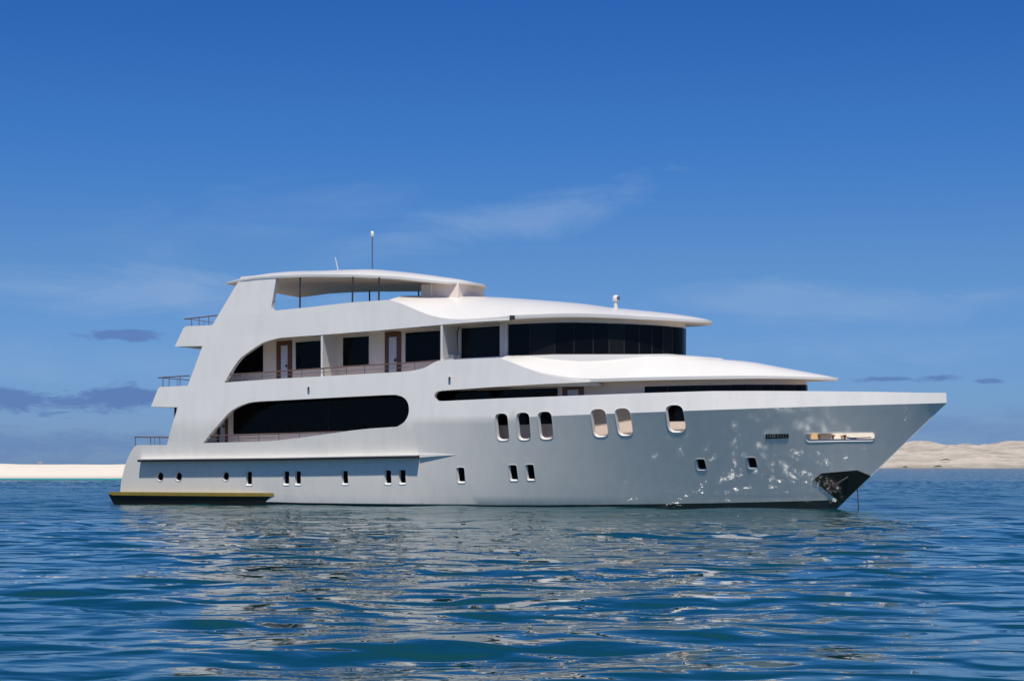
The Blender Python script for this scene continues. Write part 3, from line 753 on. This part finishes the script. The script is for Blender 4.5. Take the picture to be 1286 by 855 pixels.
def loose(o, name, label, cat):
    o.parent = None; o.location = P0; o.rotation_euler = (0, 0, YAW); o.name = name; o['label'] = label; o['category'] = cat
for o in [q for q in root.children if q.name.startswith('canvas_locker')]: loose(o, 'canvas_locker', 'tan canvas-covered locker standing on the foredeck, seen through the left end of the bow slot', 'locker')
rp = [q for q in root.children if q.name.startswith('mooring_rope')]
loose(rp[0], 'mooring_rope', 'short blue rope lying on the foredeck, seen through the middle of the bow slot', 'rope')
loose(rp[1], 'mooring_rope', 'brown rope lying forward of the blue one at the right end of the bow slot', 'rope')
lk = [q for q in root.children if q.name.startswith('deck_locker')]
loose(lk[0], 'deck_locker', 'narrowest white box, nearest the forward balcony bulkhead beside the large upper-deck window', 'box')
loose(lk[1], 'deck_locker', 'widest white box on the balcony, between the two narrow ones', 'box')
loose(lk[2], 'deck_locker', 'white box standing against the house wall right under the black drain pipe', 'box')
# ------------------------------------------------------------------ water
def water_mat():
    m, n, l, b = new_mat('sea_water')
    g = N('ShaderNodeNewGeometry', n); t = g.outputs['Position']
    sp = N('ShaderNodeSeparateXYZ', n); l.new(t, sp.inputs[0])
    far = mth(n, l, 'DIVIDE', mth(n, l, 'SUBTRACT', sp.outputs[1], 190.0), 60.0, clamp=True)
    # wind ruffles the water more out by the anchorage than close to the shore we stand on
    ruf = mth(n, l, 'DIVIDE', mth(n, l, 'SUBTRACT', sp.outputs[1], 60.0), 13.0, clamp=True)
    big = noise(n, l, t, .03, 3)
    col = mixc(n, l, big, (.0003, .034, .041), (.0005, .047, .055))
    l.new(col, b.inputs['Base Color'])
    b.inputs['IOR'].default_value = 1.45
    l.new(mth(n, l, 'ADD', mth(n, l, 'MULTIPLY', ruf, .105), .02), b.inputs['Roughness'])
    b.inputs['Specular IOR Level'].default_value = .5
    mp = N('ShaderNodeMapping', n); mp.inputs['Scale'].default_value = (1, 1.35, 1); mp.inputs['Rotation'].default_value = (0, 0, R(9)); l.new(t, mp.inputs[0])
    h1 = noise(n, l, mp.outputs[0], .85, .5, .45, .6); h2 = noise(n, l, mp.outputs[0], 3.0, 1, .5, .3)
    hh = mth(n, l, 'ADD', mth(n, l, 'MULTIPLY', h1, .19), mth(n, l, 'MULTIPLY', h2, mth(n, l, 'ADD', mth(n, l, 'MULTIPLY', ruf, .027), .012)))
    bp = N('ShaderNodeBump', n); bp.inputs['Distance'].default_value = 1.0
    l.new(mth(n, l, 'ADD', mth(n, l, 'MULTIPLY', ruf, .0), .80), bp.inputs['Strength']); l.new(hh, bp.inputs['Height'])
    # far off, the ripples are too small to resolve: scatter the facets directly
    fz = mth(n, l, 'DIVIDE', mth(n, l, 'SUBTRACT', sp.outputs[1], 95.0), 80.0, clamp=True)
    nt = N('ShaderNodeTexNoise', n); nt.inputs['Scale'].default_value = 1.7; nt.inputs['Detail'].default_value = 3; l.new(t, nt.inputs['Vector'])
    vs = N('ShaderNodeVectorMath', n, operation='SUBTRACT'); l.new(nt.outputs['Color'], vs.inputs[0]); vs.inputs[1].default_value = (.5, .5, .5)
    vm = N('ShaderNodeVectorMath', n, operation='MULTIPLY'); l.new(vs.outputs[0], vm.inputs[0]); vm.inputs[1].default_value = (.8, 1.5, 0)
    vk = N('ShaderNodeVectorMath', n, operation='SCALE'); l.new(vm.outputs[0], vk.inputs[0]); l.new(fz, vk.inputs['Scale'])
    va = N('ShaderNodeVectorMath', n, operation='ADD'); l.new(bp.outputs[0], va.inputs[0]); l.new(vk.outputs[0], va.inputs[1])
    vn = N('ShaderNodeVectorMath', n, operation='NORMALIZE'); l.new(va.outputs[0], vn.inputs[0]); l.new(vn.outputs[0], b.inputs['Normal'])
    return m
def build_water():
    ang = np.concatenate([np.linspace(-180, -24, 40)[:-1], np.linspace(-24, 24, 560), np.linspace(24, 180, 40)[1:]]) * math.pi / 180
    r_ = [1.0, 4.0, 8.0, 12.0]
    while r_[-1] < 210: r_.append(r_[-1] + max(.085, r_[-1] * .0048))
    while r_[-1] < 9000: r_.append(r_[-1] * 1.03)
    r_ = np.array(r_); dr = np.gradient(r_)
    A_, R_ = np.meshgrid(ang, r_); X_ = R_ * np.sin(A_); Y_ = R_ * np.cos(A_); DR = np.repeat(dr[:, None], len(ang), 1)
    Zs = np.zeros_like(X_); rg = np.random.default_rng(5)
    fade_ang = np.clip((R(23.5) - np.abs(A_)) / R(2), 0, 1)
    wx = X_ + .5 * np.sin(.23 * Y_ + .11 * X_); wy = Y_ + .6 * np.sin(.17 * X_ + .4)
    for i in range(74):
        lam = .75 * (13 ** (rg.random() ** 1.25)); th = math.pi / 2 + R(12) + rg.normal(0, R(27))
        k = 2 * math.pi / lam; s = .0100 * (1.25 if 1.4 < lam < 6 else .7)
        ph = rg.random() * 6.28
        f_ = np.clip((lam / (DR * 3.2)) - .6, 0, 1)
        arg = k * (wx * math.cos(th) + wy * math.sin(th)) + ph
        Zs += f_ * (s / k) * (np.cos(arg) + .12 * np.cos(2 * arg))
    Zs *= fade_ang
    # calmer in the lee right beside the hull
    V = np.stack([X_, Y_, Zs], -1).reshape(-1, 3).astype(np.float32)
    na, nr = len(ang), len(r_)
    i, j = np.meshgrid(np.arange(nr - 1), np.arange(na - 1), indexing='ij')
    q = np.stack([i * na + j, i * na + j + 1, (i + 1) * na + j + 1, (i + 1) * na + j], -1).reshape(-1, 4)[:, ::-1]
    me = bpy.data.meshes.new('water'); me.vertices.add(len(V)); me.vertices.foreach_set('co', V.ravel())
    me.loops.add(q.size); me.loops.foreach_set('vertex_index', q.ravel().astype(np.int32))
    me.polygons.add(len(q)); me.polygons.foreach_set('loop_start', np.arange(0, q.size, 4, dtype=np.int32))
    me.update(calc_edges=True); me.polygons.foreach_set('use_smooth', np.ones(len(q), bool)); me.validate()
    o = link('water', me, water_mat(), None); o['kind'] = 'structure'
build_water()

# ------------------------------------------------------------------ shores
def sand_mat(name, a, b2, veg=None):
    m, n, l, b = new_mat(name); g = N('ShaderNodeNewGeometry', n); t = g.outputs['Position']
    nz = noise(n, l, t, .08, 6, .6); col = mixc(n, l, nz, a, b2)
    sp = N('ShaderNodeSeparateXYZ', n); l.new(t, sp.inputs[0])
    if veg:
        v = ramp(n, l, noise(n, l, t, .06, 8, .7), [(.46, 0.0), (.62, 1.0)]); col = mixc(n, l, mth(n, l, 'MULTIPLY', v, veg[1]), col, veg[0])
    wet = mth(n, l, 'SUBTRACT', 1.0, mth(n, l, 'DIVIDE', sp.outputs[2], .45 if not veg else 1.4, clamp=True)); col = mixc(n, l, mth(n, l, 'MULTIPLY', wet, .55), col, tuple(c * .55 for c in a))
    l.new(col, b.inputs['Base Color']); b.inputs['Roughness'].default_value = .9; b.inputs['Specular IOR Level'].default_value = .1
    bp = N('ShaderNodeBump', n); bp.inputs['Strength'].default_value = .6; bp.inputs['Distance'].default_value = .5
    l.new(noise(n, l, t, .5, 6, .65), bp.inputs['Height']); l.new(bp.outputs[0], b.inputs['Normal'])
    return m
def fbm(x, seed, octs=5, f0=1.0, pers=.5):
    rg = np.random.default_rng(seed); out = np.zeros_like(x); a = 1
    for o_ in range(octs):
        for _ in range(3): out += a * np.sin(x * f0 * (1 + rg.random()) + rg.random() * 6.28) / 3
        f0 *= 2.1; a *= pers
    return out
def shore(name, xa, xb, y0, depth, prof, mat, ny=40, nx=400, seed=1, rough=.05):
    X1 = np.linspace(xa, xb, nx); rows = []
    wav = fbm(X1, seed, 4, .02) * 4
    for t in np.linspace(0, 1, ny):
        yy = y0 + wav * (1 - t) + t * depth; z = prof(X1, t) + rough * fbm(X1 + 37 * t, seed + 5, 5, .12) * min(1, t * 6)
        rows.append([(float(a), float(b_), float(c)) for a, b_, c in zip(X1, yy, z)])
    o = link(name, grid_mesh(name, rows, 80), mat, None); o['kind'] = 'structure'; return o
DL = EYE * F / 19.5
def profL(x, t):
    ht = 2.08 + .10 * fbm(x, 3, 4, .05); s = np.clip(t / .45, 0, 1); z = -.25 + (ht + .25 - .08) * (s * s * (3 - 2 * s)) ** .8
    return z * (1 - np.clip((t - .6) / .4, 0, 1) ** 2)
shore('sand_beach', -260, 40, DL - 1, 34, profL, sand_mat('pale_sand', (.62, .555, .465), (.72, .66, .575)), seed=2, rough=.07)
DR_ = EYE * F / 6.4
def profR(x, t):
    ht = 10.4 + .9 * fbm(x, 8, 5, .05, .6); s = np.clip(t / .5, 0, 1)
    z = -.3 + (s ** .65) * ht * .62 + np.clip((t - .25) / .5, 0, 1) ** 1.0 * ht * .45 * (1 + .13 * np.sin(x * .11 + 7 * t) + .10 * np.sin(x * .27 - 9 * t))
    return z
shore('sand_dune_hill', 60, 420, DR_, 160, profR, sand_mat('dune_sand', (.40, .345, .285), (.58, .515, .455), ((.19, .185, .13), .6)), ny=90, nx=800, seed=4, rough=.55)
# narrow shallow strip of turquoise water in front of the left beach
m, n, l, b = new_mat('shallow_water'); b.inputs['Base Color'].default_value = (.03, .27, .27, 1); b.inputs['Roughness'].default_value = .5; b.inputs['Specular IOR Level'].default_value = .15
rows = [[(x, DL - 22 + 4 * math.sin(x * .05), .03) for x in np.linspace(-260, 40, 60)], [(x, DL + 3, .034) for x in np.linspace(-260, 40, 60)]]
o = link('shallow_water', grid_mesh('shallow_water', rows), m, None); o['kind'] = 'structure'
# driftwood and a little marker on the shores
def wpt(u, v, y): return Vector(((u - 643) / F * y, y, EYE + (HOR - v) / F * y))
def driftwood(u, v, y, L_, label, mat):
    L_ *= .7
    c = wpt(u, v, y); pts = [c + Vector((-L_ / 2, 0, -.2)), c + Vector((-L_ / 4, .3, .15)), c + Vector((0, 0, .2)), c + Vector((L_ / 3, -.2, .1)), c + Vector((L_ / 2, 0, -.25))]
    o = tube('driftwood', pts, [.1, .2, .24, .18, .06], mat, None, 7)
    tb = tube('branch', [c + Vector((0, 0, .1)), c + Vector((.4, 0, .5)), c + Vector((.9, .1, .7))], [.14, .09, .04], mat, o, 6)
    o['label'] = label; o['category'] = 'driftwood'; return o
drift = simple('driftwood_bark', (.07, .05, .035), .9, var=.3)
driftwood(1178, 585.2, DR_ + 3, 5.0, 'larger dark driftwood log lying at the waterline right of the bow', drift)
driftwood(1136.5, 586.2, DR_ + 2, 2.6, 'small dark driftwood piece at the water edge just right of the anchor chain', drift)
driftwood(1187.5, 577.0, DR_ + 22, 6.0, 'dark fallen branch half way up the dune slope', drift)
c = wpt(50, 581.5, DL + 14)
o = tube('beach_marker', [c + Vector((0, 0, -.4)), c + Vector((0, 0, .25))], [.05, .04], drift, None); tube('marker_board', [c + Vector((-.25, 0, .1)), c + Vector((.3, 0, .12))], .06, M['beigepad'], o)
o['label'] = 'small wooden marker post on top of the left sandbank'; o['category'] = 'marker post'
